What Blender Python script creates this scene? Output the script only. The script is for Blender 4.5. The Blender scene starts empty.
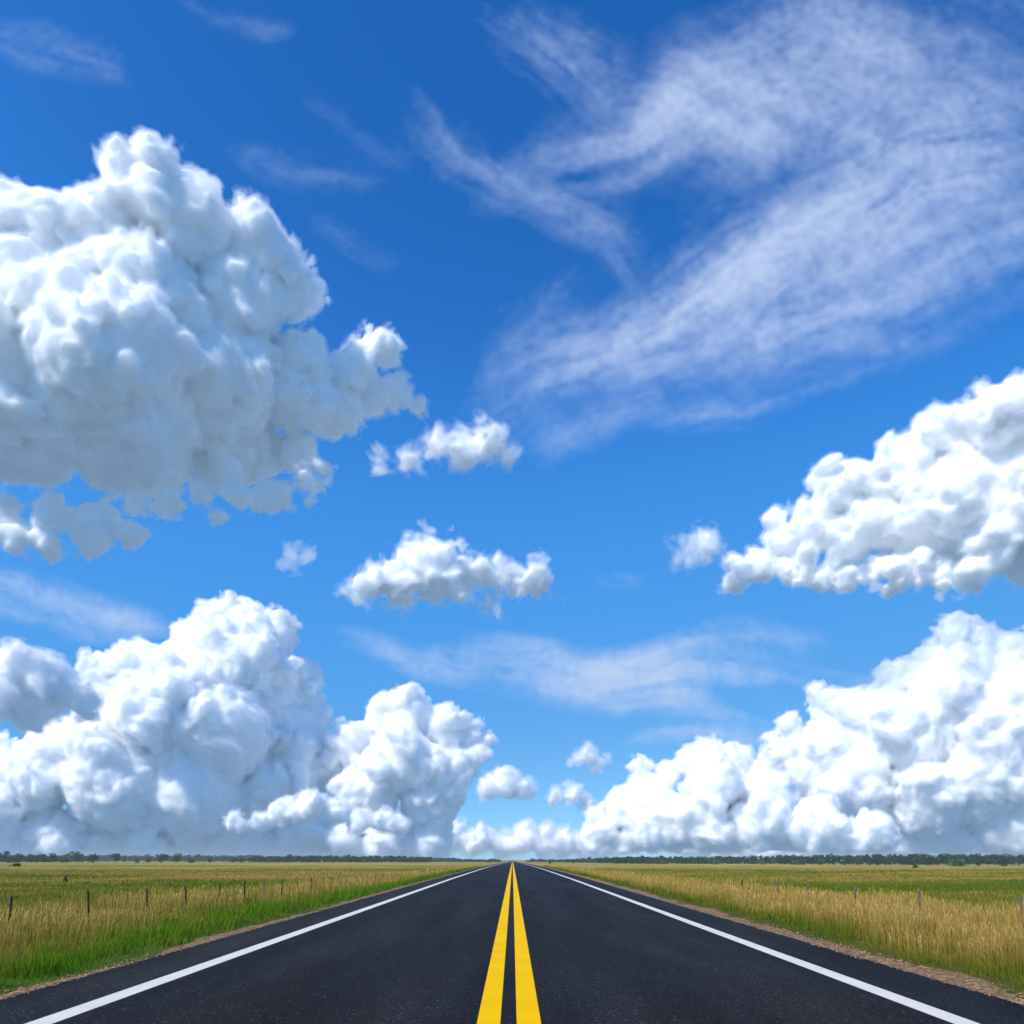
import bpy, math, random, time
import numpy as np
from mathutils import Vector, Matrix

T0 = time.time()
random.seed(7)
RNG = np.random.default_rng(11)
R = math.radians
scene = bpy.context.scene
COL = scene.collection

# ------------------------------------------------------------------ camera
F = 800.0                      # focal length in pixels of the 1024 px frame
CAM_H = 1.634
HORIZON = 857.3                # picture row of the horizon: a level camera with a raised (shift) lens
VPX = 512.6


def ray(x, y):
    """world direction through a picture point, scaled so that its forward part is 1"""
    return np.array([(x - VPX) / F, 1.0, (HORIZON - y) / F])


cam_data = bpy.data.cameras.new('camera')
cam_data.sensor_width = 36.0
cam_data.lens = 36.0 * F / 1024.0
cam_data.clip_start = 0.1
cam_data.clip_end = 200000.0
cam = bpy.data.objects.new('camera', cam_data)
cam.location = (0, 0, CAM_H)
cam_data.shift_y = (HORIZON - 512.0) / 1024.0
cam_data.shift_x = -(VPX - 512.0) / 1024.0
cam.rotation_euler = (R(90), 0, 0)
COL.objects.link(cam)
scene.camera = cam

# ------------------------------------------------------------------ helpers


def tag(o, label=None, cat=None, group=None, kind=None):
    if label:
        o['label'] = label
    if cat:
        o['category'] = cat
    if group:
        o['group'] = group
    if kind:
        o['kind'] = kind
    return o


def mesh_np(name, verts, quads=None, tris=None, mats=(), mat_index=None, smooth=False):
    me = bpy.data.meshes.new(name)
    nq = 0 if quads is None else len(quads)
    nt = 0 if tris is None else len(tris)
    me.vertices.add(len(verts))
    me.vertices.foreach_set('co', np.asarray(verts, np.float32).ravel())
    loops = []
    if nq:
        loops.append(np.asarray(quads, np.int32).ravel())
    if nt:
        loops.append(np.asarray(tris, np.int32).ravel())
    loops = np.concatenate(loops)
    me.loops.add(len(loops))
    me.loops.foreach_set('vertex_index', loops)
    me.polygons.add(nq + nt)
    starts = np.concatenate([np.arange(nq) * 4, nq * 4 + np.arange(nt) * 3]).astype(np.int32)
    me.polygons.foreach_set('loop_start', starts)
    if mat_index is not None:
        me.polygons.foreach_set('material_index', np.asarray(mat_index, np.int32))
    if smooth:
        me.polygons.foreach_set('use_smooth', np.ones(nq + nt, bool))
    for m in mats:
        me.materials.append(m)
    me.update(calc_edges=True)
    return me


def link(name, me, parent=None, loc=(0, 0, 0)):
    o = bpy.data.objects.new(name, me)
    o.location = loc
    if parent is not None:
        o.parent = parent
    COL.objects.link(o)
    return o


class NT:
    """small wrapper for building node trees"""

    def __init__(self, name, world=False):
        if world:
            self.id = bpy.data.worlds.new(name)
        else:
            self.id = bpy.data.materials.new(name)
        self.id.use_nodes = True
        self.t = self.id.node_tree
        self.t.nodes.clear()

    def n(self, typ, props=None, **inputs):
        nd = self.t.nodes.new(typ)
        for k, v in (props or {}).items():
            setattr(nd, k, v)
        for k, v in inputs.items():
            k = k.replace('_', ' ')
            if k.startswith('i') and k[1:].isdigit():
                s = nd.inputs[int(k[1:])]
            else:
                s = nd.inputs[k]
            if isinstance(v, bpy.types.NodeSocket):
                self.t.links.new(v, s)
            else:
                s.default_value = v
        return nd

    def ramp(self, fac, stops, interp='LINEAR'):
        nd = self.t.nodes.new('ShaderNodeValToRGB')
        cr = nd.color_ramp
        cr.interpolation = interp
        while len(cr.elements) < len(stops):
            cr.elements.new(0.5)
        for e, (p, c) in zip(cr.elements, stops):
            e.position = p
            e.color = c if len(c) == 4 else (*c, 1)
        self.t.links.new(fac, nd.inputs[0])
        return nd.outputs[0]

    def math(self, op, a, b=0.0, c=0.0, clamp=False):
        nd = self.t.nodes.new('ShaderNodeMath')
        nd.operation = op
        nd.use_clamp = clamp
        for s, v in zip(nd.inputs, (a, b, c)):
            if isinstance(v, bpy.types.NodeSocket):
                self.t.links.new(v, s)
            else:
                s.default_value = v
        return nd.outputs[0]

    def mix(self, fac, a, b, blend='MIX'):
        nd = self.t.nodes.new('ShaderNodeMix')
        nd.data_type = 'RGBA'
        nd.blend_type = blend
        for s, v in ((nd.inputs[0], fac), (nd.inputs[6], a), (nd.inputs[7], b)):
            if isinstance(v, bpy.types.NodeSocket):
                self.t.links.new(v, s)
            else:
                s.default_value = v if not isinstance(v, tuple) or len(v) == 4 else (*v, 1)
        return nd.outputs[2]

    def out(self, surface=None, volume=None, world=False):
        o = self.t.nodes.new('ShaderNodeOutputWorld' if world else 'ShaderNodeOutputMaterial')
        if surface is not None:
            self.t.links.new(surface, o.inputs['Surface'])
        if volume is not None:
            self.t.links.new(volume, o.inputs['Volume'])
        return self.id


# ------------------------------------------------------------------ light
SUN_EL, SUN_AZ = 47.0, -133.0      # azimuth measured from straight ahead, + to the right
sd = Vector((math.sin(R(SUN_AZ)) * math.cos(R(SUN_EL)), math.cos(R(SUN_AZ)) * math.cos(R(SUN_EL)), math.sin(R(SUN_EL))))
sun = bpy.data.lights.new('sun', 'SUN')
sun.energy = 2.4
sun.angle = R(0.53)
sun.color = (1.0, 0.95, 0.88)
so = bpy.data.objects.new('sun', sun)
so.rotation_euler = sd.to_track_quat('Z', 'Y').to_euler()
so.location = (0, -20, 60)
COL.objects.link(so)

w = NT('World', world=True)
scene.world = w.id
co = w.n('ShaderNodeTexCoord')
sx = w.n('ShaderNodeSeparateXYZ', Vector=co.outputs['Generated'])
hz = w.math('ADD', w.math('ABSOLUTE', sx.outputs[2]), 0.05)
sv = w.n('ShaderNodeCombineXYZ', X=sx.outputs[0], Y=sx.outputs[1], Z=hz)
un = w.n('ShaderNodeVectorMath', dict(operation='NORMALIZE'), i0=sv.outputs[0])
sky = w.n('ShaderNodeTexSky', Vector=un.outputs[0], props=dict(sky_type='NISHITA', sun_disc=False, sun_elevation=R(SUN_EL), sun_rotation=R(SUN_AZ),
                                   altitude=0.0, air_density=1.0, dust_density=0.3, ozone_density=3.0))
pre = w.n('ShaderNodeVectorMath', dict(operation='SCALE'), i0=sky.outputs[0], Scale=0.11)
crv = w.n('ShaderNodeRGBCurve', Color=pre.outputs[0])
for c, pts in zip(crv.mapping.curves, (((0, 0), (.080, .0085), (.122, .030), (.266, .079), (1, .42)),
                                       ((0, 0), (.138, .074), (.212, .165), (.429, .250), (1, .60)),
                                       ((0, 0), (.275, .285), (.381, .455), (.651, .520), (1, .75)))):
    while len(c.points) < len(pts):
        c.points.new(0.5, 0.5)
    for p, (x, y) in zip(c.points, pts):
        p.location = (x, y)
        p.handle_type = 'AUTO_CLAMPED'
crv.mapping.update()
post = w.n('ShaderNodeVectorMath', dict(operation='SCALE'), i0=crv.outputs[0], Scale=1 / 0.11)
# beneath the horizon: the far land that lies beyond the modelled ground
low = w.n('ShaderNodeMapRange', i0=sx.outputs[2], i1=-0.05, i2=-0.005, i3=1.0, i4=0.0)
land = w.mix(low.outputs[0], post.outputs[0], (0.90, 1.42, 2.15, 1))
bg = w.n('ShaderNodeBackground', Color=land, Strength=0.11)
w.out(bg.outputs[0], world=True)

vs = scene.view_settings
vs.view_transform = 'Standard'
vs.look = 'None'
vs.exposure = 0.80
vs.gamma = 1.0
vs.use_curve_mapping = False
cy = scene.cycles
cy.use_denoising = True
cy.denoiser = 'OPENIMAGEDENOISE'
cy.denoising_prefilter = 'ACCURATE'
cy.use_adaptive_sampling = True
cy.adaptive_threshold = 0.03
cy.max_bounces = 20
cy.diffuse_bounces = 5
cy.glossy_bounces = 2
cy.transmission_bounces = 4
cy.volume_bounces = 12
cy.transparent_max_bounces = 24
cy.sample_clamp_indirect = 6.0
cy.caustics_reflective = False
cy.caustics_refractive = False
# ------------------------------------------------------------------ clouds
# every cumulus is a closed body of tiny droplets: a hull grown from round heads on heads and
# filled with an even scattering volume, so that sun and sky shade it themselves
NTILE = 96


def make_tile(lam=8.0, seed=3):
    r = np.random.default_rng(seed)
    k = np.fft.fftfreq(NTILE) * NTILE
    kz = np.fft.rfftfreq(NTILE) * NTILE
    kk = np.sqrt(k[:, None, None] ** 2 + k[None, :, None] ** 2 + kz[None, None, :] ** 2)
    k0 = NTILE / lam
    filt = np.exp(-((kk - k0) / (0.35 * k0)) ** 2)
    a = np.fft.irfftn(np.fft.rfftn(r.standard_normal((NTILE,) * 3)) * filt, s=(NTILE,) * 3)
    a /= a.std()
    return a.astype(np.float32)


TILE = make_tile()


def noise(p, lam, off):
    """band noise of wavelength lam at points p (n,3): unit variance"""
    q = p * (8.0 / lam) + off
    i = np.floor(q).astype(np.int32)
    fr = (q - i).astype(np.float32)
    fr = fr * fr * (3 - 2 * fr)
    i0 = i % NTILE
    i1 = (i0 + 1) % NTILE
    x0, y0, z0 = i0.T
    x1, y1, z1 = i1.T
    fx, fy, fz = fr.T
    t = TILE
    c00 = t[x0, y0, z0] * (1 - fx) + t[x1, y0, z0] * fx
    c10 = t[x0, y1, z0] * (1 - fx) + t[x1, y1, z0] * fx
    c01 = t[x0, y0, z1] * (1 - fx) + t[x1, y0, z1] * fx
    c11 = t[x0, y1, z1] * (1 - fx) + t[x1, y1, z1] * fx
    return (c00 * (1 - fy) + c10 * fy) * (1 - fz) + (c01 * (1 - fy) + c11 * fy) * fz


def surface_nets(f, iso):
    """quads of the level set f = iso (inside is f < iso)"""
    s = f < iso
    nx, ny, nz = f.shape
    cnt = np.zeros((nx - 1, ny - 1, nz - 1), np.int8)
    for dx in (0, 1):
        for dy in (0, 1):
            for dz in (0, 1):
                cnt += s[dx:nx - 1 + dx, dy:ny - 1 + dy, dz:nz - 1 + dz]
    act = (cnt > 0) & (cnt < 8)
    idx = np.full(act.shape, -1, np.int32)
    ci = np.argwhere(act).astype(np.int32)
    n = len(ci)
    if n == 0:
        return np.zeros((0, 3)), np.zeros((0, 4), int)
    idx[act] = np.arange(n, dtype=np.int32)
    acc = np.zeros((n, 3), np.float32)
    num = np.zeros(n, np.float32)
    corners = [(a, b, c) for a in (0, 1) for b in (0, 1) for c in (0, 1)]
    val = {c: f[ci[:, 0] + c[0], ci[:, 1] + c[1], ci[:, 2] + c[2]] - iso for c in corners}
    for a in corners:
        for ax in range(3):
            if a[ax] == 0:
                b = list(a)
                b[ax] = 1
                va, vb = val[a], val[tuple(b)]
                m = (va < 0) != (vb < 0)
                t = np.where(m, va / np.where(m, va - vb, 1), 0)
                pos = np.tile(np.array(a, np.float32), (n, 1))
                pos[:, ax] = t
                acc += pos * m[:, None]
                num += m
    v = ci + acc / num[:, None]
    quads = []
    for ax in range(3):
        o1, o2 = [(1, 2), (2, 0), (0, 1)][ax]
        sl0 = [slice(1, -1)] * 3
        sl1 = [slice(1, -1)] * 3
        sl0[ax] = slice(0, -1)
        sl1[ax] = slice(1, None)
        a, b = s[tuple(sl0)], s[tuple(sl1)]
        base = np.array([1, 1, 1])
        base[ax] = 0
        for flip, m in ((False, a & ~b), (True, ~a & b)):
            e = np.argwhere(m) + base
            if not len(e):
                continue

            def cell(d1, d2):
                q = e.copy()
                q[:, o1] -= d1
                q[:, o2] -= d2
                return idx[q[:, 0], q[:, 1], q[:, 2]]
            q4 = [cell(1, 1), cell(0, 1), cell(0, 0), cell(1, 0)]
            if flip:
                q4 = q4[::-1]
            quads.append(np.stack(q4, 1))
    return v, np.concatenate(quads)


def grow(seeds, levels, rng, squash=0.8, up=0.25):
    """round heads on heads: seeds (x, y, z, r) in picture-sized units (z towards the viewer, y up)"""
    allb = [np.array(s, float) for s in seeds]
    cur = list(allb)
    for frac, count, sink in levels:
        nxt = []
        for b in cur:
            k = rng.poisson(count)
            for _ in range(k):
                d = rng.standard_normal(3)
                d[1] += up
                d[2] = abs(d[2]) if rng.random() < 0.8 else d[2]
                d /= np.linalg.norm(d)
                if d[1] < -0.45:
                    continue
                r = b[3] * frac * rng.uniform(0.65, 1.25)
                c = b[:3] + d * (b[3] - r * sink)
                nxt.append(np.array([*c, r]))
        allb += nxt
        cur = nxt
    return np.array(allb)


def cloud_mat(name, density, aniso=0.0, color=(1, 1, 1)):
    m = NT(name)
    v = m.n('ShaderNodeVolumeScatter', Color=(*color, 1), Density=density, Anisotropy=aniso)
    mt = m.out(None, v.outputs[0])
    mt.cycles.homogeneous_volume = True
    return mt


def core_mat(radius):
    """the dense inner cloud: light wanders about in it before it comes out again"""
    m = NT('dense_droplets')
    p = m.n('ShaderNodeBsdfPrincipled', props=dict(subsurface_method='RANDOM_WALK'), Base_Color=(0.985, 0.985, 0.985, 1), Roughness=1.0)
    p.inputs['Subsurface Weight'].default_value = 1.0
    p.inputs['Subsurface Radius'].default_value = (1, 1, 1)
    p.inputs['Subsurface Scale'].default_value = radius
    p.inputs['Specular IOR Level'].default_value = 0.0
    p.inputs['Subsurface Anisotropy'].default_value = 0.0
    return m.out(p.outputs[0])


def cloud(name, label, seeds, depth, px=2.0, levels=((0.5, 6, 0.5), (0.5, 4, 0.6)), base=None, base_soft=14.0,
          amps=((46, 5), (22, 4), (11, 2.4), (6, 1.2)), billow=0.7, wisp=0.0, shells=((3.0, 45.0), (-1.0, 13.0), (-16, 0)), seed=1,
          thick=0.75, aniso=0.0, free=(), free_levels=((0.6, 3, 0.5), (0.5, 2, 0.5)), fit=0.88, smooth=1):
    """seeds: (x, y, r[, toward]) in picture units at the given camera depth; shells: (iso offset px, mean free path px)"""
    rng = np.random.default_rng(seed)
    cx = sum(s[0] for s in seeds) / len(seeds)
    cyy = sum(s[1] for s in seeds) / len(seeds)
    S = depth / F
    dc = ray(cx, cyy)
    eye = np.array([0, 0, CAM_H])
    d0 = dc * depth + eye
    # local frame facing the line of sight: x right, y up, z toward; unit S metres
    ez = -dc / np.linalg.norm(dc)
    ex = np.cross([0, 0, 1.0], ez)
    ex /= np.linalg.norm(ex)
    ey = np.cross(ez, ex)
    czz, cyz = ez[2], ey[2]

    def place(s):
        d = ray(s[0], s[1])
        p = d * (np.dot(d0 - eye, ez) / np.dot(d, ez)) + eye - d0
        cf = 1 / np.linalg.norm(d)
        return (np.dot(p, ex) / S, np.dot(p, ey) / S, (s[3] if len(s) > 3 else 0.0), s[2] * math.sqrt(cf) * fit)
    b = grow([place(s) for s in seeds], levels, rng)
    nb = len(b)
    if free:
        b = np.concatenate([b, grow([place(s) for s in free], free_levels, rng)])
    pad = 16 + 2.0 * sum(a for _, a in amps) * 0.5
    lo = (b[:, :3] - b[:, 3:]).min(0) - pad
    hi = (b[:, :3] + b[:, 3:]).max(0) + pad
    lo[2] = max(lo[2], -(hi[0] - lo[0]) * 0.5 * thick - 60)
    n = np.ceil((hi - lo) / px).astype(int) + 1
    f = np.full(n, 60.0, np.float32)
    ax = [lo[i] + px * np.arange(n[i], dtype=np.float32) for i in range(3)]
    for kb, c in enumerate(b):
        if kb == nb and base is not None:
            f = np.maximum(f, clip)
        i0 = np.maximum(np.floor((c[:3] - c[3] - pad - lo) / px).astype(int), 0)
        i1 = np.minimum(np.ceil((c[:3] + c[3] + pad - lo) / px).astype(int) + 1, n)
        if kb == 0 and base is not None:       # a level underside
            by = place((cx, base, 0))[1] * cyz
            clip = (by - (ax[1][None, :, None] * cyz + ax[2][None, None, :] * czz)).astype(np.float32)
        if (i1 <= i0).any():
            continue
        X, Y, Z = ax[0][i0[0]:i1[0], None, None], ax[1][None, i0[1]:i1[1], None], ax[2][None, None, i0[2]:i1[2]]
        d = np.sqrt((X - c[0]) ** 2 + (Y - c[1]) ** 2 + (Z - c[2]) ** 2) - c[3]
        sub = f[i0[0]:i1[0], i0[1]:i1[1], i0[2]:i1[2]]
        np.minimum(sub, d, out=sub)
    if base is not None and nb == len(b):
        f = np.maximum(f, clip)
    band = np.abs(f) < pad * 0.9
    ii = np.argwhere(band)
    p = (ii * px + lo).astype(np.float32)
    disp = np.zeros(len(p), np.float32)
    wl = np.ones(len(p), np.float32)
    if base is not None:
        wl = np.clip((p[:, 1] * cyz + p[:, 2] * czz - by) / base_soft, 0, 1)
    q = p.copy()
    wv = [noise(p, 70.0, rng.uniform(0, 96, 3)) for _ in range(3)]
    q += np.stack(wv, 1) * 5.0             # warp so that no lattice shows
    for ka, (lam, am) in enumerate(amps):
        nn = noise(q, lam, rng.uniform(0, 96, 3))
        bl = 1.7 * np.tanh(np.abs(nn) * 1.1) - 1.0
        soft = 1.2 * np.tanh(nn * .8)
        k = billow * (0.35 + 0.65 * wl) if base is not None else billow
        disp += am * (bl * k + soft * (1 - k))
    if wisp:
        q2 = p * np.array([0.55, 1.0, 0.8], np.float32)
        wn = np.tanh(noise(q2, 18.0, rng.uniform(0, 96, 3))) + 0.45 * np.tanh(noise(q2, 9.0, rng.uniform(0, 96, 3)))
        mask = np.clip(noise(p, 90.0, rng.uniform(0, 96, 3)) * 0.5 + 0.5, 0, 1) + (1 - wl) * 0.6
        disp += wisp * wn * mask
    f[band] -= disp
    f[0], f[-1], f[:, 0], f[:, -1], f[:, :, 0], f[:, :, -1] = (60,) * 6
    fs = f.copy()                          # the dense part is rounder than the thin skin: no pits
    for _ in range(smooth):
        for a_ in range(3):
            m = np.moveaxis(fs, a_, 0)
            m[1:-1] = .25 * m[:-2] + .5 * m[1:-1] + .25 * m[2:]
    V, Q, MI, mats = [], [], [], []
    nv = 0
    for k, (iso, mfp) in enumerate(shells):
        v, qd = surface_nets(f if mfp > 0 else fs, iso)
        if not len(v):
            continue
        v = v * px + lo
        V.append(v)
        Q.append(qd + nv)
        MI.append(np.full(len(qd), len(mats)))
        mats.append(cloud_mat('droplets', 1.0 / (mfp * S), aniso) if mfp > 0 else core_mat(-mfp * S))
        nv += len(v)
    V = np.concatenate(V)
    W = (V[:, :1] * ex + V[:, 1:2] * ey + V[:, 2:] * ez) * S
    me = mesh_np(name, W, np.concatenate(Q), None, mats, np.concatenate(MI))
    o = link(name, me, None, d0)
    if label:
        tag(o, label, 'cloud')
    print('cloud', label, len(V), n, round(time.time() - T0, 1))
    return o


def seg_coords(px, py, pts):
    """distance along and across a bent line for every grid point: (along, across, share of the whole length, width there)"""
    best = np.full(px.shape, 1e9)
    A = np.zeros_like(px)
    C = np.zeros_like(px)
    Wd = np.zeros_like(px)
    tot = 0.0
    for (x0, y0, w0), (x1, y1, w1) in zip(pts[:-1], pts[1:]):
        L = math.hypot(x1 - x0, y1 - y0)
        tx, ty = (x1 - x0) / L, (y1 - y0) / L
        s = (px - x0) * tx + (py - y0) * ty
        sc = np.clip(s, 0, L)
        c = (px - x0) * -ty + (py - y0) * tx
        d = np.hypot(px - x0 - tx * sc, py - y0 - ty * sc)
        m = d < best
        best = np.where(m, d, best)
        A = np.where(m, tot + sc, A)
        C = np.where(m, np.sign(c) * d, C)
        Wd = np.where(m, w0 + (w1 - w0) * sc / L, Wd)
        tot += L
    return A, C, A / tot, Wd


def cirrus(label, strokes, box, alt, px=2.5, sigma=0.03, gain=1.0, seed=1, cut=0.035):
    """ice cloud: a level slab whose thickness follows combed fibres"""
    rng = np.random.default_rng(seed)
    xs_ = np.arange(box[0], box[2], px)
    ys_ = np.arange(box[1], box[3], px)
    X, Y = np.meshgrid(xs_, ys_, indexing='ij')

    def nz(a, b, lam, k):
        p = np.stack([a, b, np.full_like(a, 13.7 * k)], -1).reshape(-1, 3).astype(np.float32)
        return noise(p, lam, np.array([k * 5.1, k * 9.7, k * 2.3])).reshape(a.shape)
    wx = X + 6 * nz(X, Y, 190, seed + 1) + 1.5 * nz(X, Y, 60, seed + 2)
    wy = Y + 6 * nz(X, Y, 190, seed + 3) + 1.5 * nz(X, Y, 60, seed + 4)
    D = np.zeros_like(X)
    for k, (pts, amp, comb) in enumerate(strokes):
        A, C, q, Wd = seg_coords(wx, wy, pts)
        env = np.exp(-(C / Wd) ** 2) * sstep(0, .27, q) * sstep(1.0, .74, q)
        kk = seed * 3 + k * 5
        C2 = C + 2 * nz(A * .6, C * .5, 70, kk + 9) + .015 * (A - 150) * nz(A * .1, C, 120, kk + 8)
        fib = .66 + .17 * nz(A * .10, C2, 26, kk) + .10 * nz(A * .12, C2, 12, kk + 1) + .05 * nz(A * .14, C2, 6, kk + 2) + .05 * nz(A * .5, C2, 8, kk + 7) + .04 * nz(A, C, 5, kk + 6)
        blot = .72 + .24 * nz(A * .35, C, 95, kk + 3) + .13 * nz(A * .25, C, 40, kk + 4) + .06 * nz(A * .25, C, 18, kk + 5)
        D += amp * env * np.clip(blot, 0.05, 2) * np.clip(comb * fib * 1.7 + (1 - comb) * .8, 0.0, 2)
    D *= .92 + .10 * nz(X, Y, 30, seed + 50) + .07 * nz(X, Y, 12, seed + 51)
    D = np.clip(D - cut, 0, 2.5) * gain
    D[0], D[-1], D[:, 0], D[:, -1] = 0, 0, 0, 0
    u = (X - VPX) / F
    v = (HORIZON - Y) / F
    t = (alt - CAM_H) / v
    sin_el = v / np.sqrt(u * u + 1 + v * v)
    th = D * sin_el / sigma / 2
    P = np.stack([u * t, t, np.full_like(t, alt)], -1)
    org = P[len(xs_) // 2, len(ys_) // 2].copy()
    P -= org
    top, bot = P.copy(), P.copy()
    top[..., 2] += th
    bot[..., 2] -= th
    ny = len(ys_)
    on = D > 0
    on = on[:-1, :-1] | on[1:, :-1] | on[1:, 1:] | on[:-1, 1:]
    ij = np.arange(X.size).reshape(X.shape)
    q = np.stack([ij[:-1, :-1], ij[1:, :-1], ij[1:, 1:], ij[:-1, 1:]], -1)[on]
    n = X.size
    # rim vertices carry no thickness: give both skins the same vertex there so that the hull is closed
    idx_b = np.where((D > 0).ravel(), np.arange(n) + n, np.arange(n))
    qb = idx_b[q][:, ::-1]
    V = np.concatenate([top.reshape(-1, 3), bot.reshape(-1, 3)])
    Q = np.concatenate([q, qb])
    used, inv = np.unique(Q, return_inverse=True)
    me = mesh_np('cirrus_cloud', V[used], inv.reshape(-1, 4), None, [cloud_mat('ice_crystals', sigma, 0.0)])
    o = link('cirrus_cloud', me, None, org)
    tag(o, label, 'cloud')
    print('cirrus', label, len(used), round(time.time() - T0, 1))
    return o


def sstep(a, b, x):
    t = np.clip((x - a) / (b - a), 0, 1)
    return t * t * (3 - 2 * t)
SOFT = ((5.0, 60.0), (2.2, 26.0), (-.4, 12.0), (-3.2, -13.0))
FIRM = ((3.0, 36.0), (0.6, 12.0), (-3, -11.0))
CRISP = ((1.6, 20.0), (0.2, 9.0), (-1.8, -11.0))
BIG = ((3.2, 46.0), (.9, 15.0), (-1.8, -12.0))
CAUL = ((0.5, 6, 0.45), (0.48, 5, 0.4), (0.48, 4, 0.4))
MIDL = ((0.5, 7, 0.5), (0.42, 6, 0.4), (0.45, 4, 0.4))


def fringe(seed, x0, x1, ya, yb, n, r0, r1, toward=90):
    """torn scraps hanging under a cloud, on its sunny side"""
    g = np.random.default_rng(seed)
    x = g.uniform(0, 1, n)
    return [(x0 + (x1 - x0) * t, ya + (yb - ya) * t + g.normal(0, 7), g.uniform(r0, r1) * (1 - .3 * g.random()), toward + g.uniform(-30, 30)) for t in x]



THIN = ((7.0, 70.0), (3.0, 30.0), (-1.0, 16.0), (-5.5, -11.0))
NEAR = ((60, 6), (30, 4.2), (15, 3.0), (7.5, 2.0), (4.8, .9))
FARA = ((40, 4), (20, 3.2), (10, 2.0), (5, 1.1))
WISP = ((40, 6), (20, 5), (10, 3.5), (6, 2.0))

cloud('cumulus_cloud', 'towering white cumulus with a grey underside in the upper left sky',
      [(150, 203, 50), (105, 235, 45), (195, 235, 50), (20, 240, 52), (60, 262, 50), (262, 255, 45), (290, 288, 34), (235, 300, 60),
       (140, 310, 95), (20, 340, 105), (110, 380, 110, 40), (215, 375, 75, 20), (290, 385, 55), (0, 430, 100, 30), (130, 440, 80, 10), (225, 440, 62, -20)],
      8000, px=2.1, base=496, base_soft=40, seed=4, amps=NEAR, shells=BIG, levels=MIDL, smooth=1, wisp=1.5,
      free=[(352, 372, 32), (385, 348, 24), (330, 410, 38), (395, 392, 20), (418, 405, 9), (370, 400, 22), (300, 450, 26)]
      + [(15, 500, 20, 60), (60, 507, 20, 60), (105, 505, 17, 60), (135, 495, 16, 60)] + fringe(3, -20, 140, 500, 514, 44, 6, 15) + fringe(4, 140, 310, 496, 470, 26, 6, 14) + fringe(6, 20, 130, 526, 524, 16, 5, 10))
cloud('cumulus_cloud', 'small ragged white cloud beside the towering cumulus arm', [(440, 444, 14), (462, 447, 18), (487, 442, 19), (507, 450, 9)], 8000, px=1.6, seed=8,
      amps=WISP, shells=THIN, wisp=4.0, levels=((0.55, 4, 0.5), (0.5, 2, 0.5)), billow=0.3)
cloud('cumulus_cloud', 'tiny torn pair of cloud scraps under the cumulus arm', [(380, 463, 6), (408, 459, 9), (402, 468, 6)], 8000, px=1.6, seed=9,
      amps=WISP, shells=THIN, wisp=4.0, levels=((0.55, 3, 0.4),), billow=0.2)
cloud('cumulus_cloud', 'lone flat based cloud with a trailing right end in mid sky',
      [(428, 570, 33), (400, 583, 26), (375, 587, 20), (455, 580, 24), (432, 556, 22)], 7000, px=1.8, base=600, base_soft=30, seed=10,
      amps=WISP, shells=SOFT, wisp=3.0, billow=0.4,
      free=[(480, 577, 15), (505, 572, 14), (517, 580, 14), (540, 580, 13), (545, 590, 8), (358, 592, 10), (490, 600, 7)])
cloud('cumulus_cloud', 'faint scrap of cloud above the tall left cumulus', [(290, 561, 9), (303, 563, 7)], 7000, px=1.6, seed=12,
      amps=WISP, shells=((4, 60), (0, 40)), wisp=4.0, levels=((0.55, 3, 0.4),), billow=0.2)
cloud('cumulus_cloud', 'ragged white cloud rising to the right edge of the sky',
      [(995, 440, 50), (1040, 430, 60), (940, 450, 42), (905, 480, 45), (850, 490, 36), (830, 478, 22), (960, 500, 62, 10), (880, 515, 46), (1040, 510, 74, 10), (815, 528, 32), (985, 535, 46), (783, 545, 24), (850, 535, 36), (925, 535, 40)],
      9000, px=2.0, base=572, base_soft=40, seed=21, amps=NEAR, shells=BIG, levels=MIDL, smooth=1, wisp=1.8,
      free=[(775, 522, 12), (765, 538, 9), (757, 556, 12)] + fringe(7, 738, 850, 564, 572, 26, 5, 13, 40) + fringe(8, 850, 1040, 570, 562, 40, 6, 18, 40))
cloud('cumulus_cloud', 'small wisp of cloud left of the ragged right cloud', [(690, 550, 13), (708, 545, 12), (685, 556, 8)], 22000, px=1.6, seed=22,
      amps=WISP, shells=THIN, wisp=4.0, levels=((0.55, 3, 0.5), (0.5, 2, 0.5)), billow=0.3)

cloud('cumulus_cloud', 'tall crisp white cauliflower cumulus above the left tree line',
      [(242, 628, 34), (208, 640, 32), (268, 640, 30), (190, 668, 38), (235, 670, 50, 20), (140, 672, 36), (100, 675, 24), (300, 680, 26), (270, 690, 44), (110, 700, 36), (160, 715, 55, 25),
       (220, 730, 60, 30), (310, 712, 24), (290, 740, 46), (80, 755, 45), (30, 780, 45), (120, 780, 60, 20), (190, 790, 60, 20), (-10, 800, 40), (270, 790, 50), (320, 770, 30), (230, 832, 40), (300, 832, 36), (265, 845, 22), (190, 842, 30), (150, 838, 36), (105, 845, 26), (60, 838, 34), (30, 846, 24), (0, 840, 30), (-35, 840, 30), (335, 842, 26)],
      22000, px=1.6, base=856, base_soft=24, seed=31, amps=FARA, shells=CRISP, levels=CAUL)
cloud('cumulus_cloud', 'greyish cloud at the left edge in front of the tall cumulus',
      [(20, 672, 28), (40, 680, 30), (65, 690, 24), (-5, 690, 36), (85, 706, 16), (30, 705, 28)], 15000, px=2.0, base=728, base_soft=30, seed=32, amps=WISP, shells=SOFT, wisp=2.0)
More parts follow.
